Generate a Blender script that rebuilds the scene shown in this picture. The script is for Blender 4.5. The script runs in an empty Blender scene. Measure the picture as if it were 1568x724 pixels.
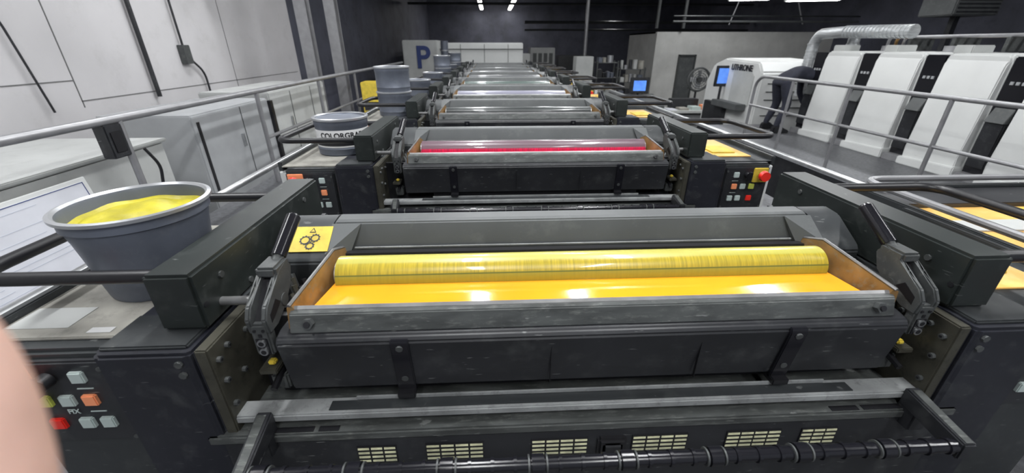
import bpy, bmesh, math, random
from mathutils import Vector, Matrix
random.seed(4)
sc=bpy.context.scene
XC=0.208; S=1.225; NU=9

# ---------------------------------------------------------------- materials
MC={}
def mat(name,col,rough=.5,metal=0.,var=.0,scale=8.,dirt=None,dirtamt=.5,bump=0.,stretch=(1,1,1),emit=0.,coat=0.,spec=.5,scratch=0.):
    if name in MC: return MC[name]
    m=bpy.data.materials.new(name); m.use_nodes=True
    nt=m.node_tree; b=nt.nodes['Principled BSDF']
    b.inputs['Roughness'].default_value=rough; b.inputs['Metallic'].default_value=metal
    b.inputs['Specular IOR Level'].default_value=spec
    b.inputs['Coat Weight'].default_value=coat
    c=(*col,1)
    tc=nt.nodes.new('ShaderNodeTexCoord'); mp=nt.nodes.new('ShaderNodeMapping')
    mp.inputs['Scale'].default_value=stretch
    nt.links.new(tc.outputs['Object'],mp.inputs['Vector'])
    n=nt.nodes.new('ShaderNodeTexNoise'); n.inputs['Scale'].default_value=scale; n.inputs['Detail'].default_value=5
    nt.links.new(mp.outputs['Vector'],n.inputs['Vector'])
    r=nt.nodes.new('ShaderNodeValToRGB')
    v=var if var>0 else .04
    r.color_ramp.elements[0].position=.3; r.color_ramp.elements[1].position=.7
    r.color_ramp.elements[0].color=(*[x*(1-v) for x in col],1)
    r.color_ramp.elements[1].color=(*[min(1,x*(1+v)) for x in col],1)
    nt.links.new(n.outputs['Fac'],r.inputs['Fac'])
    out=r.outputs['Color']
    if dirt:
        n2=nt.nodes.new('ShaderNodeTexNoise'); n2.inputs['Scale'].default_value=scale*3.1; n2.inputs['Detail'].default_value=9; n2.inputs['Roughness'].default_value=.7
        nt.links.new(mp.outputs['Vector'],n2.inputs['Vector'])
        r2=nt.nodes.new('ShaderNodeValToRGB'); r2.color_ramp.elements[0].position=.53; r2.color_ramp.elements[1].position=.74
        r2.color_ramp.elements[0].color=(0,0,0,1); r2.color_ramp.elements[1].color=(dirtamt,)*3+(1,)
        nt.links.new(n2.outputs['Fac'],r2.inputs['Fac'])
        mx=nt.nodes.new('ShaderNodeMixRGB'); mx.inputs['Color2'].default_value=(*dirt,1)
        nt.links.new(r2.outputs['Color'],mx.inputs['Fac']); nt.links.new(out,mx.inputs['Color1']); out=mx.outputs['Color']
        mr=nt.nodes.new('ShaderNodeMapRange'); mr.inputs['To Min'].default_value=rough; mr.inputs['To Max'].default_value=min(1,rough+.3)
        nt.links.new(r2.outputs['Color'],mr.inputs['Value']); nt.links.new(mr.outputs['Result'],b.inputs['Roughness'])
    if scratch>0:
        mp3=nt.nodes.new('ShaderNodeMapping'); mp3.inputs['Scale'].default_value=(7,9,55); mp3.inputs['Rotation'].default_value=(.3,.9,.4)
        nt.links.new(tc.outputs['Object'],mp3.inputs['Vector'])
        n3=nt.nodes.new('ShaderNodeTexNoise'); n3.inputs['Scale'].default_value=3.5; n3.inputs['Detail'].default_value=4
        nt.links.new(mp3.outputs['Vector'],n3.inputs['Vector'])
        r3=nt.nodes.new('ShaderNodeValToRGB'); r3.color_ramp.elements[0].position=.68; r3.color_ramp.elements[1].position=.71
        r3.color_ramp.elements[0].color=(0,0,0,1); r3.color_ramp.elements[1].color=(scratch,)*3+(1,)
        nt.links.new(n3.outputs['Fac'],r3.inputs['Fac'])
        mx3=nt.nodes.new('ShaderNodeMixRGB'); mx3.inputs['Color2'].default_value=(.38,.39,.38,1)
        nt.links.new(r3.outputs['Color'],mx3.inputs['Fac']); nt.links.new(out,mx3.inputs['Color1']); out=mx3.outputs['Color']
    nt.links.new(out,b.inputs['Base Color'])
    if emit>0:
        b.inputs['Emission Color'].default_value=c; b.inputs['Emission Strength'].default_value=emit
    if bump>0:
        bp=nt.nodes.new('ShaderNodeBump'); bp.inputs['Strength'].default_value=bump; bp.inputs['Distance'].default_value=.01
        nt.links.new(n.outputs['Fac'],bp.inputs['Height']); nt.links.new(bp.outputs['Normal'],b.inputs['Normal'])
    MC[name]=m; return m

DUST=(.20,.21,.20)
dark=mat('dark_press_paint',(.026,.029,.031),.45,0,.25,5,DUST,.15,scratch=.2)
darker=mat('dark_cover_paint',(.018,.019,.022),.40,0,.3,4,DUST,.15,scratch=.3)
hood=mat('grey_green_hood',(.075,.080,.081),.5,0,.2,4,DUST,.35)
slabm=mat('side_guard_paint',(.015,.019,.018),.42,0,.2,5,DUST,.12,scratch=.12)
pilm=mat('bluish_black_paint',(.013,.014,.020),.42,0,.2,6,DUST,.15,scratch=.15)
worn=mat('worn_steel',(.30,.31,.31),.45,.2,.25,14,(.08,.08,.08),.7)
plate=mat('smudged_plate',(.075,.08,.078),.42,.2,.4,9,(.28,.29,.27),.5,stretch=(1,4,4),scratch=.4)
framem=mat('frame_plate',(.075,.072,.056),.45,.4,.35,12,(.02,.02,.02),.7)
black=mat('black_rubber',(.010,.010,.012),.38)
blackg=mat('black_gloss',(.009,.009,.012),.2)
steel=mat('brushed_steel',(.5,.51,.52),.3,.9,.15,20)
dsteel=mat('dull_steel',(.22,.22,.22),.4,.6,.2,20)
railm=mat('rail_grey',(.30,.30,.31),.38,.5,.12,10)
levm=mat('lever_cast_grey',(.075,.08,.08),.45,.3,.2,20,(.28,.28,.26),.35)
copper=mat('ink_stained_brass',(.30,.17,.06),.32,.4,.4,18,(.22,.22,.18),.8)
whitep=mat('white_enamel',(.62,.63,.62),.4,0,.05,3)
whiteb=mat('offwhite_panel',(.44,.45,.44),.45,0,.10,3,(.27,.27,.27),.3)
paper=mat('paper_sheet',(.60,.61,.66),.7,0,.06,6)
cream=mat('painted_vent_glow',(.70,.69,.45),.5,0,.3,40)  # pale cream paints in the light showing through the vent slots
yel=mat('warning_yellow',(.60,.45,.05),.45,0,.2,20,(.22,.2,.05),.5)
gold=mat('golden_board',(.70,.41,.11),.4,0,.3,6,(.75,.6,.3),.5)
red=mat('red_button',(.75,.03,.02),.35)
orange=mat('orange_button',(.90,.32,.15),.4)
lime=mat('lime_button',(.50,.55,.10),.4)
whiteq=mat('white_button',(.45,.52,.50),.4)
cardb=mat('shelf_card',(.28,.27,.24),.7,0,.3,9,(.10,.10,.09),.5)
tin=mat('tin_grey',(.13,.145,.18),.42,.3,.12,10,(.35,.35,.35),.15)
tinl=mat('tin_rim',(.45,.46,.48),.32,.7,.1,10)
label=mat('white_label',(.6,.6,.6),.5)
tread=mat('tread_plate',(.13,.133,.142),.45,.4,.3,30,(.05,.05,.05),.5)
concrete=mat('concrete_floor',(.12,.12,.12),.6,0,.3,2,(.05,.05,.05),.5)
cloth=mat('navy_cloth',(.02,.022,.035),.9,0,.2,20)
hair=mat('dark_hair',(.02,.015,.01),.8)
blueP=mat('blue_paint',(.02,.04,.16),.5)
screenm=mat('blue_screen',(.10,.25,.8),.2,0,.5,6,emit=.6)
lamp=mat('fluorescent_tube',(1,.98,.95),.4,emit=16)
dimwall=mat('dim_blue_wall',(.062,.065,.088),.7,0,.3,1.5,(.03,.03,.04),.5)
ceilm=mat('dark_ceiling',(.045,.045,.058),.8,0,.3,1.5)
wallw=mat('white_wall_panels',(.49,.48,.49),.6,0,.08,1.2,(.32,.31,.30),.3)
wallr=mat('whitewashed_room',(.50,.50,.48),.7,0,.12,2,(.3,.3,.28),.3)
skinm=mat('skin',(.60,.38,.31),.5,0,.08,40,bump=.1)
skinm.node_tree.nodes['Principled BSDF'].inputs['Subsurface Weight'].default_value=.1
skinm.node_tree.nodes['Principled BSDF'].inputs['Subsurface Radius'].default_value=(.01,.004,.002)
duct=mat('ribbed_foil_duct',(.50,.52,.53),.3,.5,.3,40,stretch=(.2,.2,3),bump=.6)
inkheap=mat('yellow_ink',(.45,.39,.02),.45,0,.3,14,(.30,.27,.02),.6,bump=.6)
seam=mat('seam_grey',(.12,.12,.12),.7)
greyp=mat('light_grey_panel',(.34,.35,.36),.5,0,.1,4)

def ink_mat(name,c1):
    return mat(name,c1,.09,0,.08,4,bump=.07,coat=.4)
def roller_mat(name,cy,cp,cd,top=None):
    m=bpy.data.materials.new(name); m.use_nodes=True; nt=m.node_tree; b=nt.nodes['Principled BSDF']
    b.inputs['Roughness'].default_value=.30; b.inputs['Coat Weight'].default_value=.3
    tc=nt.nodes.new('ShaderNodeTexCoord'); mp=nt.nodes.new('ShaderNodeMapping'); mp.inputs['Scale'].default_value=(1,.04,.04)
    nt.links.new(tc.outputs['Object'],mp.inputs['Vector'])
    n=nt.nodes.new('ShaderNodeTexNoise'); n.inputs['Scale'].default_value=260; n.inputs['Detail'].default_value=7; n.inputs['Roughness'].default_value=.7
    nt.links.new(mp.outputs['Vector'],n.inputs['Vector'])
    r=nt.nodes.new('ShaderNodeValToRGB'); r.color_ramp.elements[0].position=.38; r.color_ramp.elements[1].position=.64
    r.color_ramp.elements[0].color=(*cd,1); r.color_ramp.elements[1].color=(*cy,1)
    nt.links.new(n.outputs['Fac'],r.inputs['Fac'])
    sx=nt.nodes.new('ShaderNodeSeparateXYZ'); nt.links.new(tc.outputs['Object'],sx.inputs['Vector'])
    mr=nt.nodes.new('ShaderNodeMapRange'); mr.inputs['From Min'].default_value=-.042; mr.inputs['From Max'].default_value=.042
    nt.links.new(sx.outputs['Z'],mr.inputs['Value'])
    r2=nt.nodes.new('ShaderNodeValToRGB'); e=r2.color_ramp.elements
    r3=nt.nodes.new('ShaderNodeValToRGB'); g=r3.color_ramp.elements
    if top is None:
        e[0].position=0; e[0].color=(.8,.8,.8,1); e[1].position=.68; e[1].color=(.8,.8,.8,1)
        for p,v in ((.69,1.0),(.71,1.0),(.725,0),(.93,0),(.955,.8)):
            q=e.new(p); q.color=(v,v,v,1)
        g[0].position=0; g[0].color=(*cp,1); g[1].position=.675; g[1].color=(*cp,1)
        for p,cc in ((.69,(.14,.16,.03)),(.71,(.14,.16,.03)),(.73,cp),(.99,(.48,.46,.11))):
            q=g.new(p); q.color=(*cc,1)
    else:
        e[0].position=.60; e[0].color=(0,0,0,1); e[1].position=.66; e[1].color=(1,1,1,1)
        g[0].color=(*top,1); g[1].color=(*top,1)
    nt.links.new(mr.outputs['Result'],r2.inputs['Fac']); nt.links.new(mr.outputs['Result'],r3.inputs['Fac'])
    mx=nt.nodes.new('ShaderNodeMixRGB')
    nt.links.new(r3.outputs['Color'],mx.inputs['Color2'])
    nt.links.new(r2.outputs['Color'],mx.inputs['Fac']); nt.links.new(r.outputs['Color'],mx.inputs['Color1'])
    nt.links.new(mx.outputs['Color'],b.inputs['Base Color'])
    return m

# ---------------------------------------------------------------- mesh builder
class B:
    def __init__(s): s.v=[];s.f=[];s.m=[];s.mats=[]
    def slot(s,m):
        if m not in s.mats: s.mats.append(m)
        return s.mats.index(m)
    def addbm(s,bm,m,M=None):
        bmesh.ops.recalc_face_normals(bm,faces=bm.faces)
        if M is not None: bm.transform(M)
        o=len(s.v); k=s.slot(m)
        bm.verts.index_update()
        for v in bm.verts: s.v.append(tuple(v.co))
        for f in bm.faces:
            s.f.append([o+v.index for v in f.verts]); s.m.append(k)
        bm.free()
    def box(s,x0,x1,y0,y1,z0,z1,m,bev=.003,M=None):
        if x0>x1:x0,x1=x1,x0
        if y0>y1:y0,y1=y1,y0
        bm=bmesh.new(); bmesh.ops.create_cube(bm,size=1)
        for v in bm.verts:
            v.co=((x0+x1)/2+v.co.x*(x1-x0),(y0+y1)/2+v.co.y*(y1-y0),(z0+z1)/2+v.co.z*(z1-z0))
        bev=min(bev,.4*min(x1-x0,y1-y0,abs(z1-z0)))
        if bev>0: bmesh.ops.bevel(bm,geom=bm.edges[:],offset=bev,segments=2,affect='EDGES',clamp_overlap=True)
        s.addbm(bm,m,M)
    def prof(s,ax,poly,a0,a1,m,bev=.003,M=None):
        bm=bmesh.new()
        def P(p,a):
            return {'x':(a,p[0],p[1]),'y':(p[0],a,p[1]),'z':(p[0],p[1],a)}[ax]
        A=[bm.verts.new(P(p,a0)) for p in poly]; C=[bm.verts.new(P(p,a1)) for p in poly]
        bm.faces.new(A); bm.faces.new(C[::-1]); n=len(poly)
        for i in range(n): bm.faces.new((A[i],A[(i+1)%n],C[(i+1)%n],C[i]))
        if bev>0: bmesh.ops.bevel(bm,geom=bm.edges[:],offset=bev,segments=2,affect='EDGES',clamp_overlap=True)
        s.addbm(bm,m,M)
    def tube(s,pts,r,m,seg=10,fil=0.,closed=False):
        P=[Vector(p) for p in pts]
        if fil>0:
            Q=[P[0]]
            for i in range(1,len(P)-1):
                a=(P[i-1]-P[i]);b=(P[i+1]-P[i]);d=min(fil,a.length*.45,b.length*.45)
                A=P[i]+a.normalized()*d; C=P[i]+b.normalized()*d
                for k in range(7):
                    t=k/6; Q.append(A*(1-t)**2+P[i]*2*t*(1-t)+C*t*t)
            Q.append(P[-1]); P=Q
        bm=bmesh.new(); rings=[]; n=len(P); up=None
        for i in range(n):
            d=(P[min(i+1,n-1)]-P[max(i-1,0)]).normalized()
            if up is None:
                up=Vector((0,0,1)) if abs(d.z)<.9 else Vector((1,0,0))
            x=d.cross(up).normalized(); up=x.cross(d).normalized()
            rr=r[i] if isinstance(r,(list,tuple)) else r
            rings.append([bm.verts.new(P[i]+(x*math.cos(2*math.pi*k/seg)+up*math.sin(2*math.pi*k/seg))*rr) for k in range(seg)])
        for i in range(n-1):
            for k in range(seg): bm.faces.new((rings[i][k],rings[i][(k+1)%seg],rings[i+1][(k+1)%seg],rings[i+1][k]))
        bm.faces.new(rings[0][::-1]); bm.faces.new(rings[-1])
        s.addbm(bm,m)
    def cyl(s,p0,p1,r,m,r1=None,seg=20):
        s.tube([p0,p1],[r,r1 if r1 is not None else r],m,seg)
    def lathe(s,prof,c,m,seg=40,fn=None):
        bm=bmesh.new(); rings=[]
        for (r,z) in prof:
            if r<1e-5: rings.append([bm.verts.new((c[0],c[1],c[2]+z))])
            else: rings.append([bm.verts.new((c[0]+r*math.cos(2*math.pi*k/seg),c[1]+r*math.sin(2*math.pi*k/seg),c[2]+z)) for k in range(seg)])
        for i in range(len(rings)-1):
            a,b=rings[i],rings[i+1]
            for k in range(seg):
                k2=(k+1)%seg
                if len(a)==1 and len(b)==1: continue
                if len(a)==1: bm.faces.new((a[0],b[k2],b[k]))
                elif len(b)==1: bm.faces.new((a[k],a[k2],b[0]))
                else: bm.faces.new((a[k],a[k2],b[k2],b[k]))
        if fn:
            for v in bm.verts: v.co=fn(v.co)
        s.addbm(bm,m)
    def mesh(s,name):
        me=bpy.data.meshes.new(name); me.from_pydata(s.v,[],s.f)
        for m in s.mats: me.materials.append(m)
        me.polygons.foreach_set('material_index',s.m)
        me.polygons.foreach_set('use_smooth',[True]*len(s.f))
        me.update(); me.set_sharp_from_angle(angle=math.radians(32))
        return me
    def obj(s,name,parent=None,loc=(0,0,0)):
        return place(s.mesh(name),name,parent,loc)
def place(me,name,parent=None,loc=(0,0,0)):
    o=bpy.data.objects.new(name,me); sc.collection.objects.link(o); o.location=loc
    if parent: o.parent=parent
    return o
def empty(name,loc=(0,0,0)):
    e=bpy.data.objects.new(name,None); e.empty_display_size=.1; sc.collection.objects.link(e); e.location=loc; return e
def text_mesh(txt,size,ext=.0005):
    cu=bpy.data.curves.new('t','FONT'); cu.body=txt; cu.size=size; cu.extrude=ext; cu.align_x='CENTER'; cu.align_y='CENTER'; cu.offset=size*.02
    o=bpy.data.objects.new('t',cu); sc.collection.objects.link(o)
    dg=bpy.context.evaluated_depsgraph_get(); me=bpy.data.meshes.new_from_object(o.evaluated_get(dg))
    bpy.data.objects.remove(o); return me
def text_obj(name,txt,size,M,m,parent=None,ext=.0005):
    me=text_mesh(txt,size,ext); me.transform(M); me.materials.clear(); me.materials.append(m)
    return place(me,name,parent)
RX=lambda a:Matrix.Rotation(a,4,'X'); RY=lambda a:Matrix.Rotation(a,4,'Y'); RZ=lambda a:Matrix.Rotation(a,4,'Z'); T=lambda *a:Matrix.Translation(a)

# ---------------------------------------------------------------- printing unit
SH=-.036
def X(l): return XC+l
def Q(s_,l): return XC+s_*(l+(SH if s_>0 else 0))
b=B()
b.box(X(-.69),X(.69),.70,1.16,.5,1.72,darker,.005)
b.box(X(-.69),X(.69),1.00,1.16,1.5,1.94,darker,.01)
b.prof('x',[(.632,1.897),(.624,1.885),(.642,1.757),(.76,1.757),(.76,1.90),(.655,1.903)],X(-.628),X(.628),darker,.004)
b.box(X(-.10),X(-.099),.6275,.634,1.765,1.885,black,0)
b.box(X(.205),X(.206),.6275,.634,1.765,1.885,black,0)
b.prof('x',[(.640,1.900),(.652,1.936),(.664,1.944),(.672,1.942),(.70,1.90)],X(-.603),X(.603),plate,.002)
b.prof('x',[(.659,1.942),(.666,1.947),(.670,1.944),(.68,1.925),(.67,1.925)],X(-.598),X(.598),dsteel,.001)
for sx in(-.565,.565):
    b.cyl((X(sx),.655,1.917),(X(sx),.636,1.924),.011,levm,seg=6); b.cyl((X(sx),.637,1.923),(X(sx),.633,1.925),.006,black,seg=10)
for sx in(-.395,.395):
    b.prof('x',[(.621,1.892),(.618,1.880),(.634,1.750),(.644,1.750),(.632,1.89)],X(sx-.018),X(sx+.018),blackg,.002)
    b.box(X(sx-.018),X(sx+.018),.62,.66,1.742,1.757,black,.002)
    for z,y in((1.875,.622),(1.79,.633)):
        b.cyl((X(sx),y,z),(X(sx),y-.006,z-.001),.007,levm,seg=10)
b.box(X(-.50),X(.50),.66,.78,1.735,1.757,black,.003)
b.box(X(-.60),X(.60),.67,.92,1.88,1.905,dark,.002)
for s_ in(-1,1):
    bm=bmesh.new()
    o=[(s_*.604,.654,1.95),(s_*.576,.83,1.980),(s_*.576,.885,1.960),(s_*.60,.885,1.88),(s_*.61,.654,1.90)]
    i_=[(s_*.598,.660,1.95),(s_*.569,.83,1.980),(s_*.566,.885,1.960),(s_*.555,.885,1.88),(s_*.570,.660,1.90)]
    A=[bm.verts.new((X(p[0]),p[1],p[2])) for p in o]; C=[bm.verts.new((X(p[0]),p[1],p[2])) for p in i_]
    bm.faces.new(A); bm.faces.new(C[::-1])
    for k in range(5): bm.faces.new((A[k],A[(k+1)%5],C[(k+1)%5],C[k]))
    b.addbm(bm,copper)
    b.tube([(X(s_*.601),.656,1.953),(X(s_*.5725),.83,1.983),(X(s_*.571),.885,1.962)],.0035,dsteel,6)
ZT=2.008
b.prof('x',[(.895,1.90),(.935,ZT-.005),(.943,ZT),(.985,ZT),(1.0,ZT-.012),(1.0,1.60),(.895,1.60)],X(-.60),X(.60),hood,.003)
for s_ in(-1,1):
    b.prof('x',[(.845,1.942),(.855,1.956),(.935,ZT-.005),(.985,ZT-.001),(1.0,ZT-.013),(1.0,1.7),(.845,1.7)],X(s_*.60),Q(s_,.725),dark,.004)
    bm=bmesh.new()
    pts=[(s_*.535,.930,ZT-.004),(s_*.605,.93,ZT-.004),(s_*.605,.855,1.958),(s_*.575,.86,1.90),(s_*.575,.90,1.90)]
    vs=[bm.verts.new((X(p[0]),p[1],p[2])) for p in pts]
    bm.faces.new((vs[0],vs[2],vs[1])); bm.faces.new((vs[0],vs[3],vs[2])); bm.faces.new((vs[0],vs[4],vs[3]))
    b.addbm(bm,hood)
    b.box(X(s_*.62),X(s_*.685),.74,.845,1.55,1.890,black,.004)
    for k in range(9):
        xx=.625+random.random()*.05
        b.cyl((X(s_*xx),.76+k*.009,1.885),(X(s_*(xx+.01)),.77+k*.009,1.90+random.random()*.02),.006,random.choice([framem,levm,black]),seg=8)
b.box(X(-.55),X(.55),.900,.9035,1.950,1.953,worn,0)
b.box(X(-.57),X(.57),.872,.893,1.940,1.950,black,.002)
for s_ in(-1,1):
    q=lambda l:Q(s_,l)
    b.box(q(.752),q(.838),.645,1.23,1.912,2.030,slabm,.006)
    b.cyl((q(.753),.66,1.96),(q(.751),.66,1.96),.006,black,seg=10)
    for (y,z) in((.80,1.93),(1.12,2.0),(.72,1.99)): b.cyl((q(.753),y,z),(q(.7485),y,z),.007,levm,seg=8)
    b.box(q(.74),q(.838),.74,1.24,.6,1.912,dark,.006)
    b.box(q(.728),q(.752),.592,.86,1.2,1.905,framem,.003)
    for (y,z) in((.61,1.87),(.61,1.82),(.61,1.76),(.64,1.88),(.66,1.80),(.64,1.70),(.70,1.87)):
        b.cyl((q(.729),y,z),(q(.721),y,z),.006,levm,seg=8)
        b.cyl((q(.7215),y,z),(q(.7195),y,z),.003,black,seg=6)
    b.box(X(s_*.645),X(s_*.680),.66,.70,1.74,1.78,levm,.004); b.box(X(s_*.65),X(s_*.685),.64,.70,1.80,1.812,framem,.002)
    b.box(X(s_*.655),X(s_*.670),.65,.665,1.815,1.825,yel,.003); b.cyl((X(s_*.66),.63,1.77),(X(s_*.66),.70,1.79),.007,black,seg=8)
    b.box(X(s_*.635),q(.728),.72,.74,1.4,1.885,black,.002)
    b.prof('z',[(q(.75),.592),(q(.76),.584),(q(.915),.584),(q(.93),.60),(q(.93),.80),(q(.75),.80)],.9,1.905,pilm,.006)
    b.box(q(.765),q(.92),.60,.70,1.903,1.912,dark,.003)
    for z in(1.885,1.86): b.cyl((q(.775),.586,z),(q(.775),.579,z),.007,levm,seg=8)
    b.box(q(.93),q(1.165),.63,1.22,.9,1.885,dark,.008)
    b.box(q(.945),q(1.16),.618,.635,1.66,1.868,darker,.004)
    b.prof('z',[(q(1.165),.66),(q(1.20),.66),(q(1.225),.70),(q(1.225),1.26),(q(1.165),1.26)],1.15,1.868,whitep,.012)
    if s_<0: b.box(q(.93),q(1.19),.66,1.20,1.885,1.892,cardb,.002)
    else:
        b.box(q(.93),q(1.19),.66,1.20,1.885,1.889,dark,.001); b.box(q(.90),q(1.13),.74,1.12,1.889,1.894,gold,.001); b.box(q(.96),q(1.08),.80,.95,1.894,1.900,yel,.002)
    b.box(q(1.185),q(1.205),.66,1.20,1.868,1.91,dark,.003)
    b.tube([(q(.83),.70,2.0),(q(1.205),.70,2.0),(q(1.205),1.15,2.0),(q(.83),1.15,2.0)],.0135,black,12,fil=.07)
    b.cyl((X(s_*.65),.70,1.940),(q(.755),.70,1.940),.009,dsteel,seg=12)
    b.cyl((X(s_*.668),.70,1.940),(X(s_*.688),.70,1.940),.017,whiteb if s_>0 else levm,seg=16)
b.box(X(-.745),X(.735),.598,.642,1.714,1.732,worn,.003)
b.box(X(-.55),X(.55),.606,.630,1.7325,1.7345,dark,.001)
b.box(X(-.50),X(.50),.629,.633,1.735,1.744,worn,.001)
b.box(X(-.785),X(.775),.580,.72,1.675,1.698,plate,.004)
for x0,x1 in((-.66,-.58),(-.57,-.53),(.50,.56),(.57,.66)):
    b.box(X(x0),X(x1),.586,.598,1.6975,1.6995,black,0)
b.prof('x',[(.584,1.676),(.572,1.30),(.60,1.30),(.612,1.676)],X(-.76),X(.76),darker,.003)
Mv=T(0,.5815,1.628)@RX(math.radians(-2))
for cx,w in((-.46,.08),(-.30,.12),(-.08,.12),(.135,.12),(.34,.12),(.485,.08)):
    n=3 if w<.1 else 4
    b.box(X(cx-w/2),X(cx+w/2),-.0016,.004,-.034,.026,black,0,Mv)
    for r_ in range(5):
        for c_ in range(n):
            ww=w/n
            x0=X(cx-w/2+c_*ww+.002); z=.020-r_*.0115
            b.box(x0,x0+ww-.004,-.0025,.004,z-.0025,z+.0025,cream,0,Mv)
b.box(X(.0),X(.062),.571,.59,1.60,1.655,black,.006)
b.box(X(.010),X(.052),.566,.58,1.608,1.646,darker,.005)
b.cyl((X(-.635),.475,1.728),(X(.635),.475,1.728),.0120,blackg,seg=20)
for k in range(32):
    xx=-.62+k*.04
    w=.003 if k%4 else .011
    b.cyl((X(xx-w),.475,1.728),(X(xx+w),.475,1.728),.0145 if k%4 else .0170,blackg,seg=20)
    if k%4==0:
        for q_ in(-1,1): b.cyl((X(xx+q_*.016-.0015),.475,1.728),(X(xx+q_*.016+.0015),.475,1.728),.0160,levm,seg=20)
for s_ in(-1,1):
    b.prof('z',[(X(s_*.635),.462),(X(s_*.662),.462),(X(s_*.685),.60),(X(s_*.655),.60)],1.705,1.744,darker,.003)
    b.prof('z',[(X(s_*.642),.466),(X(s_*.656),.466),(X(s_*.680),.59),(X(s_*.662),.59)],1.7435,1.7455,plate,0)
    b.box(X(s_*.655),X(s_*.69),.56,.60,1.66,1.725,darker,.003)
b.box(X(-.75),X(.71),1.16,1.80,1.25,1.28,tread,.004)
for s_ in(-1,1):
    b.box(Q(s_,.74),Q(s_,1.15),1.22,1.84,1.25,1.28,tread,.004)
    b.box(Q(s_,.755),Q(s_,1.15),1.24,1.80,0,1.25,dark,.004)
body=b.mesh('press_unit_body')

def lever(s_):
    b=B(); x=X(s_*.652); D=.042
    def Y(p): return [(a+D,z) for a,z in p]
    b.box(x-.017,x+.017,.588+D,.610+D,1.858,1.930,levm,.004)
    b.box(x-.011,x+.011,.5865+D,.590+D,1.861,1.899,black,.001)
    for z in(1.870,1.890):
        b.cyl((x,.590+D,z),(x,.583+D,z),.0080,steel,seg=16); b.cyl((x,.584+D,z),(x,.5825+D,z),.005,black,seg=12)
    for k in(-.008,.008): b.cyl((x+k,.589+D,1.917),(x+k,.586+D,1.917),.003,black,seg=8)
    b.box(x-.003,x+.003,.5865+D,.5895+D,1.902,1.909,black,0)
    for o in(-1,1):
        b.prof('x',Y([(.590,1.908),(.586,1.940),(.600,1.962),(.640,1.980),(.665,2.002),(.700,2.010),(.716,1.99),(.70,1.955),(.66,1.928),(.62,1.908)]),x+o*.015-.0055,x+o*.015+.0055,levm,.003)
        b.prof('x',Y([(.602,1.925),(.602,1.943),(.63,1.960),(.645,1.945)]),x+o*.0208-.0005,x+o*.0208+.0005,black,0)
    b.prof('x',Y([(.60,1.905),(.60,1.93),(.66,1.985),(.70,1.992),(.66,1.93)]),x-.010,x+.010,black,0)
    b.box(x-.020,x+.020,.655+D,.712+D,1.990,2.012,levm,.005)
    b.cyl((x-.022,.66+D,1.940),(x+.022,.66+D,1.940),.013,levm,seg=14)
    d=Vector((s_*-.012,.080,.060)).normalized(); p=Vector((x,.695+D,2.000))
    b.cyl(p,p+d*.03,.010,levm); b.cyl(p+d*.018,p+d*.112,.0145,blackg,seg=20); b.cyl(p+d*.112,p+d*.117,.0145,blackg,r1=.010)
    return b.mesh('clamp_lever')
levL=lever(-1); levR=lever(1)

def keypad(s_):
    b=B(); XQ=lambda l:Q(s_,l)
    def btn(dx,z,m,sz=.0130):
        b.box(XQ(dx-sz),XQ(dx+sz),.611,.620,z-sz,z+sz,m,.002)
    btn(1.0,1.833,whiteq)
    for c,m in((1.086,lime),(1.043,whiteq),(1.0,orange)): btn(c,1.775,m)
    for c,m in((1.086,red),(1.030,whiteq),(.990,whiteq)): btn(c,1.715,m)
    b.box(XQ(1.150),XQ(1.082),.609,.619,1.796,1.866,orange if s_<0 else yel,.002)
    b.cyl((XQ(1.118),.612,1.834),(XQ(1.118),.590,1.834),.012,black)
    b.cyl((XQ(1.118),.592,1.834),(XQ(1.118),.572,1.834),.025,red,r1=.023)
    b.cyl((XQ(1.050),.612,1.834),(XQ(1.050),.592,1.834),.015,black)
    b.box(XQ(1.056),XQ(1.044),.575,.595,1.814,1.854,black,.002)
    for z in(1.803,1.743): b.box(XQ(1.015),XQ(.985),.6165,.6185,z-.001,z+.001,whiteq,0)
    for z in (1.85,1.67):
        for x in (.955,1.15): b.cyl((XQ(x),.62,z),(XQ(x),.615,z),.005,levm,seg=8)
    return b.mesh('keypad')
kpL=keypad(-1); kpR=keypad(1)

def pool(m):
    b=B(); bm=bmesh.new()
    pts=[(-.583,.668),(.583,.668),(.563,.80),(-.563,.80)]
    vs=[bm.verts.new((X(p[0]),p[1],1.921)) for p in pts]; vt=[bm.verts.new((X(p[0]),p[1],1.904)) for p in pts]
    bm.faces.new(vs); bm.faces.new(vt[::-1])
    for i in range(4): bm.faces.new((vs[i],vt[i],vt[(i+1)%4],vs[(i+1)%4]))
    b.addbm(bm,m); return b.mesh('ink_pool')
def rollr(m):
    b=B(); b.cyl((-.560,0,0),(.560,0,0),.042,m,seg=48)
    for k in(-1,1): b.cyl((k*.560,0,0),(k*.566,0,0),.032,steel,seg=24)
    return b.mesh('ink_roller')
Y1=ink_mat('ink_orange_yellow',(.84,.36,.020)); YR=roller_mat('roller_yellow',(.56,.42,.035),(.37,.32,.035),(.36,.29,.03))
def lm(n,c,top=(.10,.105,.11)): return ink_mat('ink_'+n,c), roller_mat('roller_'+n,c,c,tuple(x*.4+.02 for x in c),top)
inks=[(Y1,YR),lm('magenta',(.75,.012,.10),(.13,.08,.10)),lm('black',(.015,.015,.017),(.03,.035,.035)),lm('violet_sheen',(.13,.13,.20),(.22,.22,.28)),lm('dark_green',(.02,.05,.04),(.06,.09,.08)),lm('grey',(.08,.09,.09)),lm('black2',(.02,.02,.02)),lm('grey2',(.10,.11,.11)),lm('teal',(.04,.08,.08))]  # fourth unit: violet-grey reflection is put into the ink and roller colour
fixtext=text_mesh('FIX',.016)
fixtext.transform(T(Q(-1,1.045),.616,1.745)@RX(math.pi/2)); fixtext.materials.clear(); fixtext.materials.append(whiteq)
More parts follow.
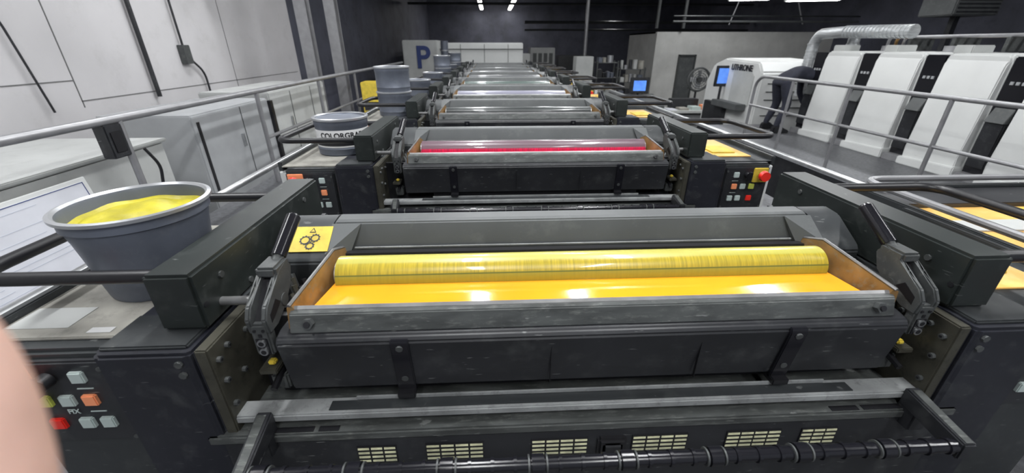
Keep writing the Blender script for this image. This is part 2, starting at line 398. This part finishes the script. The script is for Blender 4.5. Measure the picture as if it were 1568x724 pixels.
for i in range(NU):
    e=empty('printing_unit',(0,0,0)); y=i*S
    place(body,'body',e,(0,y,0)); place(levL,'clamp_lever_left',e,(0,y,0)); place(levR,'clamp_lever_right',e,(0,y,0))
    place(kpL,'keypad_left',e,(0,y,0)); place(kpR,'keypad_right',e,(0,y,0)); place(fixtext,'keypad_lettering',e,(0,y,0))
    place(pool(inks[i][0]),'ink_pool',e,(0,y,0))
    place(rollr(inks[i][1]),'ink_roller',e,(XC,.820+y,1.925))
    if i==0:
        b=B(); M=T(X(-.646),.893,1.9805)@RX(math.atan2(ZT-.005-1.956,.08))@T(0,0,.0012)
        b.box(-.046,.046,-.036,.036,-.001,.001,yel,0,M)
        def ring(cx,cy,r,w,m,n=20,teeth=False):
            bm=bmesh.new(); A=[];C=[]
            for k in range(n):
                a=2*math.pi*k/n; rr=r+(.003 if teeth and k%2 else 0)
                A.append(bm.verts.new((cx+rr*math.cos(a),cy+rr*math.sin(a),.0018))); C.append(bm.verts.new((cx+(r-w)*math.cos(a),cy+(r-w)*math.sin(a),.0018)))
            for k in range(n): bm.faces.new((A[k],A[(k+1)%n],C[(k+1)%n],C[k]))
            b.addbm(bm,m,M)
        ring(-.012,-.004,.011,.0022,black,20,True); ring(.010,.002,.010,.0022,black,20,True); ring(.002,-.020,.009,.0022,black,20,True)
        b.prof('z',[(-.007,.018),(.009,.018),(.001,.032)],.001,.0017,black,0,M)
        b.prof('z',[(-.004,.020),(.006,.020),(.001,.028)],.0016,.0021,yel,0,M)
        b.obj('warning_label',e)

def bucket(c,ro=.155,rb=.125,h=.20):
    b=B()
    b.lathe([(0,0),(rb,0),(rb+.002,.006),(ro-.012,h*.72),(ro-.006,h*.86),(ro-.002,h*.87),(ro-.002,h*.97),(ro+.003,h*.975),(ro+.005,h*.99),(ro+.001,h+.002),(ro-.006,h),(ro-.008,h*.97),(ro-.010,h*.85),(ro-.03,h*.4),(0,h*.4)],c,tin,56)
    b.lathe([(ro-.004,h-.006),(ro+.006,h-.004),(ro+.0065,h+.003),(ro-.001,h+.005),(ro-.006,h)],c,tinl,56)
    return b
e=empty('yellow_ink_bucket'); c=(-.788,.875,1.893)
b=bucket(c,.133,.100,.195); b.obj('tin',e)
b=B()
def heap(co):
    x=co.x-c[0];y=co.y-c[1]; r=math.hypot(x,y)
    if r<.124:
        z=.012*math.exp(-((x+.03)**2+(y-.04)**2)/.007)-.022*math.exp(-((x-.07)**2+(y+.03)**2)/.005)+.003*math.sin(x*60+y*35)+.002*math.sin(y*90-x*20)
        co.z+=z*(1 if r<.11 else .5)
    return co
b.lathe([(0,.160)]+[(k*.0114,.160) for k in range(1,11)]+[(.1238,.168),(.1278,.193)],c,inkheap,56,heap)
b.obj('ink',e)
b=B(); b.box(-.80,-.755,.672,.688,1.8925,1.8935,label,0); b.box(-.97,-.85,.69,.76,1.8925,1.8932,whiteb,0); b.obj('paper_scrap')

def wrap_text(txt,size,c,r,z,ang):
    me=text_mesh(txt,size,.0003)
    for v in me.vertices:
        a=ang+v.co.x/r; rr=r+.0008+v.co.z
        v.co=(c[0]+rr*math.sin(a),c[1]-rr*math.cos(a),c[2]+z+v.co.y)
    me.materials.clear(); me.materials.append(black); return me
def closed_tin(c,lab=True):
    e=empty('ink_tin'); r=.128;h=.175
    b=B()
    b.lathe([(0,0),(r-.004,0),(r,.004),(r,.03),(r+.002,.034),(r,.038),(r,h-.035),(r+.003,h-.03),(r+.003,h-.006),(r+.007,h-.004),(r+.007,h+.004),(r-.002,h+.006),(r-.01,h-.004),(0,h-.004)],c,tin,40)
    b.lathe([(r+.003,h-.008),(r+.008,h-.005),(r+.008,h+.004),(r,h+.007),(r-.008,h+.002)],c,tinl,40)
    if lab:
        b.lathe([(r+.0006,.042),(r+.0008,.043),(r+.0008,.125),(r+.0006,.126)],c,label,40)
        b.lathe([(r+.0010,.050),(r+.0012,.051),(r+.0012,.066),(r+.0010,.067)],c,black,40)
    b.obj('can',e)
    if lab:
        place(wrap_text('COLORGRAF',.036,c,r+.001,.100,.25),'lettering',e)
    return e
closed_tin((-.78,2.18,1.893))
closed_tin((-.77,3.42,1.893),False); closed_tin((-.77,3.42,2.072),False)
closed_tin((-.78,4.62,1.893),False); closed_tin((-.78,5.84,1.893),False)
closed_tin((-.78,7.05,1.893),False);closed_tin((-.78,7.05,2.072),False); closed_tin((-.78,8.3,1.893),False)
closed_tin((-.78,9.5,1.893),False);closed_tin((-.78,9.5,2.072),False)

# tray on the right gallery
b=B(); x0,x1,y0,y1=1.405,2.12,.72,1.46
b.box(x0,x1,y0,y1,1.60,1.875,darker,.006); b.box(x0+.03,x1-.03,y0+.03,y1-.05,1.875,1.882,gold,.001)
b.box(x0,x0+.025,y0,y1,1.875,1.905,dark,.004); b.box(x1-.03,x1,y0,y1,1.875,1.905,dark,.004); b.box(x0+.025,x1-.03,y0,y0+.03,1.875,1.905,dark,.004); b.box(x0+.025,x1-.03,y1-.03,y1,1.875,1.905,dark,.004)
b.tube([(x0+.02,y0,1.93),(x0+.02,y1-.01,1.93),(x1,y1-.01,1.93)],.012,railm,10,fil=.08)
b.box(x0+.05,x1-.04,y0+.34,y0+.42,1.882,1.887,whiteb,.001)
b.box(x0+.03,x1-.03,y1-.20,y1-.04,1.882,1.898,darker,.002)
for x in(x0+.05,x1-.07):
    for y in(y0+.03,y1-.07): b.box(x,x+.04,y,y+.04,1.292,1.60,dark,.003)
b.obj('ink_tray_table')
b=B(); b.box(1.78,1.86,1.16,1.22,1.8835,1.898,yel,.005); b.box(1.80,1.83,1.17,1.20,1.898,1.914,yel,.006); b.box(1.86,1.94,1.18,1.192,1.884,1.892,steel,.002); b.obj('ink_knife')

# ---------------------------------------------------------------- galleries & rails
b=B()
b.box(1.44,2.25,-1,11.6,1.25,1.288,tread,.004); b.box(2.22,2.25,-1,11.6,.9,1.25,dark,.004)
for k in range(9): b.cyl((2.15,k*1.4,0),(2.15,k*1.4,1.25),.03,dark,seg=10)
b.obj('gallery_walkway')
b=B()
b.box(-2.35,-1.05,-1,11.6,1.10,1.14,tread,.004)
for k in range(7): b.box(-2.3,-2.25,k*1.8,k*1.8+.05,0,1.10,dark,.002)
b.obj('gallery_walkway')
b=B()
b.tube([(1.97,1.6,1.72),(1.97,11.4,1.72)],.018,steel,12)
for k in range(7): b.cyl((1.97,1.75+k*1.5,1.288),(1.97,1.75+k*1.5,1.72),.014,steel,seg=10)
b.obj('low_guard_rail')
b=B()
b.tube([(-1.33,.9,1.74),(-1.33,11.4,1.74)],.018,steel,12)
for k in range(7): b.cyl((-1.33,1.6+k*1.5,1.14),(-1.33,1.6+k*1.5,1.74),.014,steel,seg=10)
b.obj('low_guard_rail')
b=B(); xr=-2.2
b.tube([(xr,-1.0,2.01),(xr,11.0,2.01)],.024,railm,14)
b.tube([(xr,4.1,1.58),(xr,11.0,1.58)],.016,railm,10)
for y in(.3,2.55,4.1,5.6,7.1,8.6,10.1): b.cyl((xr,y,1.14),(xr,y,2.01),.020,railm,seg=12)
b.box(xr-.05,xr+.02,2.42,2.54,1.80,1.99,darker,.006); b.box(xr-.02,xr+.025,2.44,2.52,1.83,1.95,black,.004)
b.tube([(xr+.03,2.62,1.82),(xr+.06,2.66,1.7),(xr+.03,2.64,1.5),(xr+.05,2.6,1.3)],.009,black,8,fil=.05)
b.obj('hand_railing')
b=B()
b.box(-3.45,-2.42,-1.0,3.1,1.20,1.76,whiteb,.01); b.box(-3.46,-2.40,-1.0,3.12,1.76,1.785,whiteb,.006)
b.box(-3.4,-2.5,-.9,3.0,0,1.20,whiteb,.01)
b.cyl((-3.0,2.3,1.785),(-3.0,2.3,1.80),.12,levm,r1=.10,seg=24)
b.box(-3.3,-2.75,1.2,1.9,1.785,1.80,whiteb,.004)
b.obj('machine_table')
e=empty('instruction_board'); b=B()
M=T(-2.355,1.78,1.44)@RY(math.radians(-8))
b.box(-.006,.006,-.62,.62,-.27,.27,whitep,.003,M)
b.box(.006,.008,-.59,.59,-.245,.245,paper,0,M)
for a in((-.59,.59,.241,.245),(-.59,.59,-.245,-.241)): b.box(.0078,.0095,a[0],a[1],a[2],a[3],blueP,0,M)
for yy in (-.59,.586): b.box(.0078,.0095,yy,yy+.004,-.245,.245,blueP,0,M)
greyl=mat('faint_print',(.42,.45,.52),.7)
for k in range(16):
    b.box(.0079,.0088,-.55,-.55+random.uniform(.1,.3),.21-k*.028,.2125-k*.028,greyl,0,M)
    b.box(.0079,.0088,-.15,-.15+random.uniform(.1,.65),.21-k*.028,.2125-k*.028,greyl,0,M)
b.obj('board',e)
b=B()
b.box(-3.2,-2.45,3.5,4.75,0,1.88,greyp,.012); b.box(-3.2,-2.45,4.8,6.4,0,1.93,whiteb,.012)
b.box(-2.449,-2.443,3.55,3.58,1.2,1.82,black,0); b.box(-2.449,-2.444,4.2,4.205,1.15,1.86,levm,0)
b.box(-2.46,-2.42,4.745,4.80,1.1,1.85,black,.002)
for y in(5.3,5.9): b.box(-2.449,-2.444,y,y+.006,1.1,1.90,levm,0)
for y in(4.12,5.2): b.box(-2.45,-2.425,y,y+.02,1.5,1.62,steel,.003)
b.obj('electrical_cabinet')
b=B(); b.box(-1.95,-1.60,6.5,6.8,1.142,1.90,yel,.01); b.box(-1.93,-1.70,6.495,6.5,1.5,1.62,darker,0); b.box(-1.59,-1.42,6.5,6.8,1.142,1.7,blueP,.01); b.obj('yellow_cabinet')

# ---------------------------------------------------------------- room shell
def shell(name,x0,x1,y0,y1,z0,z1,m):
    b=B(); b.box(x0,x1,y0,y1,z0,z1,m,0); return b.obj(name)
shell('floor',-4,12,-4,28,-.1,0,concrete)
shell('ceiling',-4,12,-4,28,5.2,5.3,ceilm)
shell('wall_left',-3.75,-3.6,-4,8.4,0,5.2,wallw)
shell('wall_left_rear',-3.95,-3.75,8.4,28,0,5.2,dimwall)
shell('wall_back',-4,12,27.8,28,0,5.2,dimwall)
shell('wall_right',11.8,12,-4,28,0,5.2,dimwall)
b=B()
for y,z0,z1 in((1.2,0,5.2),(2.55,2.0,5.2),(3.9,1.9,5.2),(6.3,0,5.2)):
    b.box(-3.601,-3.596,y,y+.008,z0,z1,seam,0)
for z,y0,y1 in((2.12,-2,3.9),(3.4,3.9,6.3),(1.95,3.9,8.3)):
    b.box(-3.601,-3.596,y0,y1,z,z+.008,seam,0)
b.obj('trim_1')
b=B()
b.tube([(-3.56,4.75,5.2),(-3.56,4.75,1.9)],.022,darker,10); b.tube([(-3.56,5.35,5.2),(-3.56,5.35,2.3),(-3.56,5.6,2.1),(-3.56,5.6,1.6)],.012,darker,8,fil=.1)
b.tube([(-3.57,3.15,5.0),(-3.57,3.15,3.1),(-3.57,3.5,2.6),(-3.57,3.6,1.9)],.008,darker,8,fil=.1)
b.box(-3.6,-3.53,3.0,3.12,2.5,2.62,whiteb,.005); b.box(-3.6,-3.53,5.3,5.42,2.2,2.4,levm,.005)
b.obj('wall_conduits')
b=B()
for (y,x) in((3.1,-3.25),(6.0,-3.1)):
    b.tube([(x-.2,y,3.26),(x-.2,y,2.99),(x+.12,y,2.99),(x+.12,y,3.5),(x+.12,y,5.2)],.04,black,14,fil=.1)
    b.cyl((x-.2,y,3.23),(x-.2,y,3.28),.055,black)
b.obj('exhaust_pipe_elbows')
def hcol(x,y,w):
    b=B(); b.box(x-w/2,x+w/2,y-.09,y-.075,0,5.2,railm,.002); b.box(x-w/2,x+w/2,y+.075,y+.09,0,5.2,railm,.002); b.box(x-.008,x+.008,y-.08,y+.08,0,5.2,railm,0)
    b.box(x-w/2-.05,x+w/2+.05,y-.12,y+.12,0,.03,railm,.004)
    return b.obj('steel_column')
hcol(-2.78,7.0,.17); hcol(-2.46,7.3,.16)
e=empty('press_feeder_cabin'); b=B()
b.box(-1.5,.95,13.2,15.0,0,2.46,whitep,.02); b.box(-2.45,-1.5,12.5,15.0,0,2.52,whiteb,.02)
for x in(-.9,-.2,.5): b.box(x,x+.012,13.185,13.2,1.5,2.42,levm,0)
b.box(-1.5,.97,13.17,15.0,2.28,2.30,levm,0)
b.box(-1.2,.9,12.4,13.19,0,1.9,dark,.02)
b.obj('cabin',e)
text_obj('logo_letter','P',.80,T(-1.90,12.48,2.06)@RX(math.pi/2),blueP,e,.01)
b=B(); b.cyl((-1.25,12.1,1.2),(-1.25,12.1,2.50),.10,tin); b.cyl((-1.25,12.1,2.25),(-1.25,12.1,2.28),.12,tinl); b.box(-1.45,-1.1,11.9,12.3,0,1.25,dark,.01); b.obj('storage_cylinder')
b=B(); b.box(1.6,2.6,18,19,0,2.3,whiteb,.02); b.box(2.8,4.2,18.5,19.2,0,2.0,darker,.02); b.box(1.1,1.5,17,17.6,0,2.1,whitep,.02); b.box(-3.2,-2.2,18,20,0,2.4,hood,.02)
for k in range(4): b.box(1.7+k*.22,1.85+k*.22,17.98,18,1.5,2.1,levm,0)
b.obj('auxiliary_cabinet')

b=B(); b.box(5.6,6.45,15,15.15,0,2.8,wallr,0); b.box(7.05,11.8,15,15.15,0,2.8,wallr,0); b.box(6.45,7.05,15,15.15,2.1,2.8,wallr,0)
b.box(5.6,5.75,15.15,18,0,2.8,wallr,0); b.box(5.6,11.8,15.15,18,2.75,2.8,wallr,0)
b.obj('wall_partition_white')
b=B(); b.box(6.45,6.49,14.9,14.998,0,2.1,levm,.003); b.box(7.01,7.05,14.9,14.998,0,2.1,levm,.003); b.box(6.45,7.05,14.9,14.998,2.06,2.1,levm,.003); b.box(6.49,7.01,14.95,14.99,0,2.06,hood,.003); b.cyl((6.95,14.95,1.05),(6.95,14.90,1.05),.02,steel); b.obj('door_1')
b=B()
for x in(5.5,6.4): b.tube([(x,14.85,2.9),(x,14.85,4.0),(x+.4,14.85,4.3)],.05,hood,10,fil=.15)
b.tube([(3.4,16,0),(3.4,16,4.7),(3.8,16,5.0)],.06,railm,10,fil=.2)
b.tube([(1.5,20,3.3),(11.6,20,3.3)],.06,dark,8); b.tube([(1.5,20,3.0),(11.6,20,3.0)],.04,dark,8); b.tube([(-3.5,20,4.0),(11.6,20,4.0)],.05,dark,8)
b.tube([(7.9,14.8,3.0),(8.2,14.8,4.1),(9.0,14.6,4.4),(9.6,14.3,3.9),(10,14.2,3.0)],.02,railm,8,fil=.5)
b.tube([(5.6,13.8,3.05),(11.5,13.8,3.05)],.030,hood,8); b.tube([(5.6,13.8,3.2),(11.5,13.8,3.2)],.022,dark,8)
b.obj('overhead_pipes')
def shelf(x0,x1,y,z1,n):
    b=B()
    for x in(x0,x1-.04):
        for yy in(y,y+.46): b.box(x,x+.04,yy,yy+.04,0,z1,levm,.003)
    for k in range(n):
        z=.15+k*(z1-.2)/(n-1); b.box(x0,x1,y,y+.5,z-.02,z,levm,.002)
        x=x0+.06
        while x<x1-.2:
            w=random.uniform(.08,.2);h=random.uniform(.1,.28)
            m=random.choice([whiteb,tin,cardb,darker,tinl,hood,hood])
            if random.random()<.6: b.cyl((x+w/2,y+.2,z),(x+w/2,y+.2,z+h),w/2,m,seg=14)
            else: b.box(x,x+w,y+.05,y+.35,z,z+h,m,.006)
            x+=w+.03
    return b.obj('storage_shelf')
shelf(3.3,4.0,13.6,1.95,5); shelf(4.1,4.95,13.8,1.75,5)
b=B(); b.box(2.45,2.95,12.6,13.1,0,2.1,whiteb,.01); b.box(2.46,2.94,12.59,12.6,1.0,1.02,levm,0); b.cyl((2.9,12.58,1.4),(2.9,12.6,1.4),.02,steel); b.obj('white_locker')
e=empty('control_console'); b=B()
b.box(2.6,3.9,9.6,10.3,0,1.10,dark,.01); b.prof('x',[(9.5,1.08),(9.5,1.14),(10.3,1.32),(10.3,1.08)],2.55,3.95,hood,.006)
b.cyl((3.55,10.25,1.2),(3.55,10.25,1.42),.03,darker); b.box(3.32,3.78,10.18,10.24,1.34,1.70,darker,.01); b.box(3.40,3.70,10.174,10.18,1.40,1.63,screenm,0)
b.box(2.65,3.0,9.6,9.9,1.17,1.19,whiteq,.002,None); b.box(3.6,3.85,9.65,9.9,1.17,1.20,orange,.002)
b.obj('desk',e)
b=B(); b.box(4.3,5.7,10.2,11.0,.86,.92,whiteb,.008)
for x in(4.35,5.6):
    for y in(10.25,10.92): b.box(x,x+.05,y,y+.05,0,.86,levm,.003)
b.box(4.4,5.6,10.3,10.9,.3,.34,levm,.003); b.box(4.4,5.6,10.3,10.9,.55,.58,levm,.003); b.box(4.5,5.5,10.35,10.85,.58,.80,greyp,.01)
for k in range(4): b.box(4.4+k*.3,4.62+k*.3,10.3,10.6,.92,.94+.03*k,[paper,cardb,whiteq,orange][k],.003)
b.box(4.6,5.3,10.65,10.9,.92,1.15,darker,.01)
b.obj('work_table')
b=B(); cx,cy,cz=5.95,12.2,1.50
for r in(.30,.24,.18,.12,.06):
    b.tube([(cx+r*math.cos(a*math.pi/14),cy-.10,cz+r*math.sin(a*math.pi/14)) for a in range(29)],.009,hood,6)
for a in range(16): b.tube([(cx,cy-.11,cz),(cx+.30*math.cos(a*math.pi/8),cy-.10,cz+.30*math.sin(a*math.pi/8))],.004,hood,5)
b.tube([(cx+.31*math.cos(a*math.pi/14),cy+.0,cz+.31*math.sin(a*math.pi/14)) for a in range(29)],.03,hood,8)
for a in range(4):
    b.box(.04,.25,-.01,.01,-.07,.07,greyp,.004,T(cx,cy,cz)@RY(a*math.pi/2)@RX(.5))
b.cyl((cx,cy-.06,cz),(cx,cy+.14,cz),.07,darker)
b.cyl((cx,cy+.05,0),(cx,cy+.05,cz-.3),.03,darker); b.cyl((cx,cy+.05,0),(cx,cy+.05,.05),.3,darker); b.obj('pedestal_fan')

# ---------------------------------------------------------------- second press
b=B(); b.box(3.70,4.96,-1,7.3,1.04,1.10,tread,.006); b.box(3.69,3.72,-1,7.3,.55,1.10,darker,.004)
for k in range(7): b.box(3.8,3.88,k*1.2-.5,k*1.2-.42,0,1.04,darker,.004)
b.obj('press_walkway')
b=B(); xr=3.82
b.tube([(xr,-1,2.0),(xr,5.95,2.0),(xr+.05,6.15,1.9),(xr+.05,6.15,1.1)],.020,railm,12,fil=.1)
b.tube([(xr,-1,1.60),(xr,6.1,1.60)],.016,railm,10)
for y in(1.4,2.35,3.35,4.4,5.3): b.cyl((xr,y,1.10),(xr,y,2.0),.018,railm,seg=12)
b.obj('hand_railing')
def box_unit(y0):
    b=B(); x=5.0; L=.63; G=.24
    b.prof('x',[(y0,1.14),(y0+L,1.14),(y0+L,2.27),(y0+L-.03,2.32),(y0+.03,2.32),(y0,2.27)],x,x+1.2,whitep,.02)
    b.prof('y',[(x-.07,1.16),(x-.07,1.30),(x-.02,2.22),(x+.03,2.31),(x+.1,2.31),(x+.1,1.16)],y0+.015,y0+L-.015,whitep,.012)
    b.prof('x',[(y0-.01,1.10),(y0+L+.01,1.10),(y0+L+.01,1.19),(y0-.01,1.22)],x-.10,x+.2,whitep,.01)
    b.box(x+.01,x+1.15,y0+L,y0+L+G,1.10,2.30,blackg,.01)
    b.box(x-.03,x+.05,y0+L+.03,y0+L+G-.03,1.25,1.70,darker,.008)
    b.prof('y',[(x-.05,1.70),(x+.02,1.86),(x+.02,1.70)],y0+L+.03,y0+L+G-.03,hood,.004)
    for k in range(3): b.box(x+.0,x+.012,y0+L+.05+k*.05,y0+L+.08+k*.05,2.05,2.08,greyp,.001)
    b.box(x-.08,x+.1,y0+L+.012,y0+L+G-.012,1.10,1.18,railm,.006)
    b.box(x+.15,x+.4,y0+L-.1,y0+L+.1,2.31,2.40,whiteb,.01); b.cyl((x+.6,y0+.3,2.31),(x+.6,y0+.3,2.39),.07,railm)
    b.obj('offset_press_tower')
for k in range(-2,4): box_unit(3.13+k*.875)
b=B(); b.box(5.08,6.2,1.4,6.6,0,1.09,darker,.01); b.obj('press_base')
e=empty('press_delivery_hood'); b=B()
b.prof('x',[(7.6,0),(7.6,1.95),(7.75,2.12),(8.9,2.16),(9.35,2.03),(9.55,1.7),(9.55,0)],4.85,6.2,whitep,.03)
b.prof('x',[(7.8,1.35),(7.8,1.88),(7.9,1.95),(8.5,1.95),(8.5,1.35)],4.835,4.86,whiteb,.006)
b.box(4.65,4.85,7.85,8.8,1.25,1.37,hood,.01); b.box(4.75,4.85,8.5,9.3,.2,1.3,darker,.01)
b.box(4.60,4.95,8.72,8.76,1.62,2.02,darker,.008); b.box(4.65,4.90,8.71,8.72,1.68,1.97,screenm,0); b.cyl((4.76,8.74,1.3),(4.76,8.74,1.65),.025,darker)
for k in range(5): b.box(5.0,6.1,7.585,7.6,1.2+k*.14,1.21+k*.14,levm,0)
b.obj('hood',e)
text_obj('lettering','LITHRONE',.15,T(4.833,8.25,2.0)@RZ(-math.pi/2)@RX(math.pi/2),black,e,.004)
b=B()
b.tube([(5.35,7.2,1.6),(5.35,7.2,2.42),(5.35,7.1,2.56),(5.4,6.7,2.58),(5.5,5.65,2.56)],.08,duct,18,fil=.2)
b.tube([(5.65,6.75,1.9),(5.65,6.75,2.60)],.08,duct,18)
for k in range(18):
    t=k/17; b.cyl((5.4+.1*t,6.65-.98*t,2.58-.02*t),(5.4+.1*t,6.63-.98*t,2.58-.02*t),.087,duct,seg=18)
for z in (1.9,2.0,2.1,2.2,2.3,2.4): b.cyl((5.35,7.2,z),(5.35,7.2,z+.02),.087,duct,seg=18)
for z in (2.0,2.1,2.2,2.3,2.4,2.5): b.cyl((5.65,6.75,z),(5.65,6.75,z+.02),.087,duct,seg=18)
b.obj('ventilation_duct')
b=B()
for dy,mm in((0,railm),(.12,copper),(.24,railm)): b.tube([(5.9+dy,4.6,2.33),(5.9+dy,4.6,2.50),(5.9+dy,6.4,2.50),(5.9+dy,6.4,2.33)],.02,mm,8,fil=.06)
for y in(4.8,5.4,6.0): b.box(5.85,6.2,y,y+.05,2.33,2.48,levm,.004)
b.obj('pipe_rack')
b=B(); b.box(8.6,9.5,8.2,8.9,2.9,3.5,hood,.02)
for k in range(8): b.box(8.65,9.45,8.19,8.2,2.95+k*.065,2.975+k*.065,darker,0)
b.box(9.0,9.1,8.5,8.6,0,2.9,darker,0); b.obj('air_handler')

# ---------------------------------------------------------------- lamps
def fixture(x,y,z,L=1.5,power=60,size=.16,tr=.014,rot=0):
    e=empty('fluorescent_lamp',(x,y,z)); e.rotation_euler=(0,0,rot); b=B()
    b.box(-.09,.09,-L/2,L/2,.03,.09,whitep,.008)
    for d in(-.045,.045): b.cyl((d,-L/2+.03,0.01),(d,L/2-.03,0.01),tr,lamp,seg=10)
    for q in(-1,1): b.box(-.07,.07,q*(L/2-.02)-.012,q*(L/2-.02)+.012,-.01,.05,whitep,.003)
    for q in(-1,1): b.cyl((0,q*L*.4,.09),(0,q*L*.4,5.2-z),.006,levm,seg=6)
    b.obj('fixture',e)
    if power>0:
        l=bpy.data.lights.new('lamp','AREA'); l.shape='RECTANGLE'; l.size=size; l.size_y=L; l.energy=power; l.color=(.96,.98,1)
        o=bpy.data.objects.new('lamp_light',l); sc.collection.objects.link(o); o.parent=e; o.location=(0,0,-.03)
    return e
for y in(-1.6,1.6,4.8,8.4): 
    for x in(-.2,1.1): fixture(x,y,4.5,power=43)
for y in(0,4.8,9): fixture(3.7,y,4.5,power=42)
for y in(1.0,5.0): fixture(-2.3,y,4.6,power=50)
fixture(6.6,3,4.6,power=60); fixture(6.6,7,4.6,power=60)
fixture(.2,12.5,4.7,power=45); fixture(6.8,12.6,4.6,power=60)
fixture(-.50,24.8,4.30,L=5,power=35,tr=.045); fixture(1.15,24.8,4.30,L=5.4,power=35,tr=.045); fixture(6,22,4.6,power=40)
fixture(6.55,9.2,3.22,L=1.0,power=8,tr=.022,rot=math.radians(75)); fixture(5.45,9.6,3.26,L=.8,power=8,tr=.022,rot=math.radians(75))

# ---------------------------------------------------------------- figures
def skinned(name,verts,edges,radii,m,parent=None,root=0,sub=2):
    me=bpy.data.meshes.new(name); me.from_pydata(verts,edges,[]); o=place(me,name,parent)
    me.materials.append(m)
    md=o.modifiers.new('s','SKIN'); md.use_smooth_shade=True
    sv=me.skin_vertices[0].data
    for i,r in enumerate(radii):
        sv[i].radius=(r,r) if not isinstance(r,tuple) else r
        sv[i].use_root=(i==root)
    sb=o.modifiers.new('u','SUBSURF'); sb.levels=sub; sb.render_levels=sub
    return o
e=empty('photographer_hand',(-.005,0,.007))
hv=[(-.150,-.030,2.195),(-.147,.000,2.225),(-.150,.022,2.243),(-.24,-.16,2.10),(-.36,-.34,1.98)]
he=[(0,1),(1,2),(0,3),(3,4)]
skinned('palm_and_forearm',hv,he,[(.026,.019),(.038,.016),(.036,.014),.034,.042],skinm,e)
fing=[('index',[(-.124,.018,2.240),(-.119,.052,2.262),(-.1205,.066,2.2805),(-.1235,.0755,2.3000),(-.1280,.083,2.3180),(-.1345,.0885,2.3370)],[.0125,.0125,.0120,.0118,.0112,.0088]),
 ('middle',[(-.146,.020,2.243),(-.147,.055,2.268),(-.150,.078,2.300),(-.157,.090,2.325),(-.163,.094,2.338)],[.0115,.0105,.010,.009,.007]),
 ('ring',[(-.165,.018,2.242),(-.169,.052,2.264),(-.174,.073,2.293),(-.180,.082,2.315),(-.185,.084,2.326)],[.011,.010,.0095,.0085,.0065]),
 ('little',[(-.181,.010,2.238),(-.190,.040,2.256),(-.197,.056,2.276),(-.202,.063,2.291),(-.205,.064,2.30)],[.0095,.0088,.008,.0075,.006]),
 ('thumb',[(-.128,-.010,2.215),(-.108,.005,2.212),(-.098,.026,2.214),(-.094,.040,2.220),(-.093,.050,2.224)],[.015,.013,.0115,.0105,.008])]
for n,v,r in fing: skinned(n+'_finger' if n!='thumb' else n,v,[(i,i+1) for i in range(len(v)-1)],r,skinm,e)
e=empty('press_operator'); ox,oy,oz=4.66,6.62,1.10
def O(x,y,z): return (ox+x,oy+y,oz+z)
V=[O(-.02,.05,.80),O(.12,.06,.88),O(.28,.08,.90),O(.42,.10,.86),
   O(.52,.10,.80),
   O(-.03,-.06,.76),O(.05,-.08,.42),O(-.06,-.10,.10),O(.06,-.12,.05),
   O(-.03,.17,.76),O(.07,.20,.42),O(-.02,.24,.10),O(.10,.24,.05),
   O(.42,-.07,.84),O(.47,-.10,.58),O(.55,-.04,.40),O(.42,.27,.84),O(.48,.30,.58),O(.56,.24,.40)]
E=[(0,1),(1,2),(2,3),(3,4),(0,5),(5,6),(6,7),(7,8),(0,9),(9,10),(10,11),(11,12),(3,13),(13,14),(14,15),(3,16),(16,17),(17,18)]
Rr=[.125,.12,.14,.12,.055,.09,.066,.048,.045,.09,.066,.048,.045,.062,.046,.036,.062,.046,.036]
skinned('clothed_body',V,E,Rr,cloth,e)
b=B()
b.lathe([(0,-.12),(.04,-.11),(.065,-.07),(.078,-.01),(.08,.04),(.06,.09),(.03,.115),(0,.12)],(0,0,0),skinm,20); b.lathe([(.081,.0),(.088,.03),(.075,.09),(.04,.122),(0,.13)],(0,.012,0),hair,20)
b.cyl((0,-.075,-.01),(0,-.10,-.03),.012,skinm,r1=.016,seg=8)
for q in(-1,1):
    b.cyl((q*.078,0,-.01),(q*.09,.005,-.01),.02,skinm,seg=10); b.cyl((q*.03,-.074,.01),(q*.03,-.079,.01),.009,black,seg=10)
b.box(-.025,.025,-.078,-.068,-.06,-.053,red,.002)
h=b.obj('head',e,O(.66,.10,.84)); h.rotation_euler=(math.radians(50),0,math.radians(90))
b=B()
for q in(15,18):
    p=V[q]; b.box(p[0]-.02,p[0]+.08,p[1]-.04,p[1]+.04,p[2]-.04,p[2]-.01,skinm,.012)
    for k in range(4): b.cyl((p[0]+.06,p[1]-.03+k*.02,p[2]-.025),(p[0]+.13+(.01 if k in(1,2) else 0),p[1]-.03+k*.02,p[2]-.05),.009,skinm,seg=8)
    b.cyl((p[0],p[1]+.035,p[2]-.03),(p[0]+.06,p[1]+.065,p[2]-.04),.01,skinm,seg=8)
b.obj('hands',e)
b=B()
for (x,y) in((-.02,-.11),(.02,.24)):
    b.prof('y',[(ox+x-.10,1.102),(ox+x+.17,1.102),(ox+x+.17,1.14),(ox+x+.05,1.19),(ox+x-.02,1.22),(ox+x-.09,1.20)],oy+y-.045,oy+y+.045,black,.012)
b.obj('shoes',e)

# ---------------------------------------------------------------- world, camera
w=bpy.data.worlds.new('World'); sc.world=w; w.use_nodes=True
w.node_tree.nodes['Background'].inputs['Color'].default_value=(.75,.8,.9,1); w.node_tree.nodes['Background'].inputs['Strength'].default_value=.36
cam=bpy.data.cameras.new('Camera'); co=bpy.data.objects.new('Camera',cam); sc.collection.objects.link(co)
cam.sensor_width=36; cam.lens=36*807/2040; cam.clip_start=.01; cam.clip_end=100
co.location=(0,0,2.4); co.rotation_euler=(math.radians(90-25.3),0,math.radians(-2.7))
cam.dof.use_dof=True; cam.dof.focus_distance=1.2; cam.dof.aperture_fstop=3.6
sc.camera=co
sc.view_settings.view_transform='Standard'; sc.view_settings.look='None'; sc.view_settings.exposure=0.15
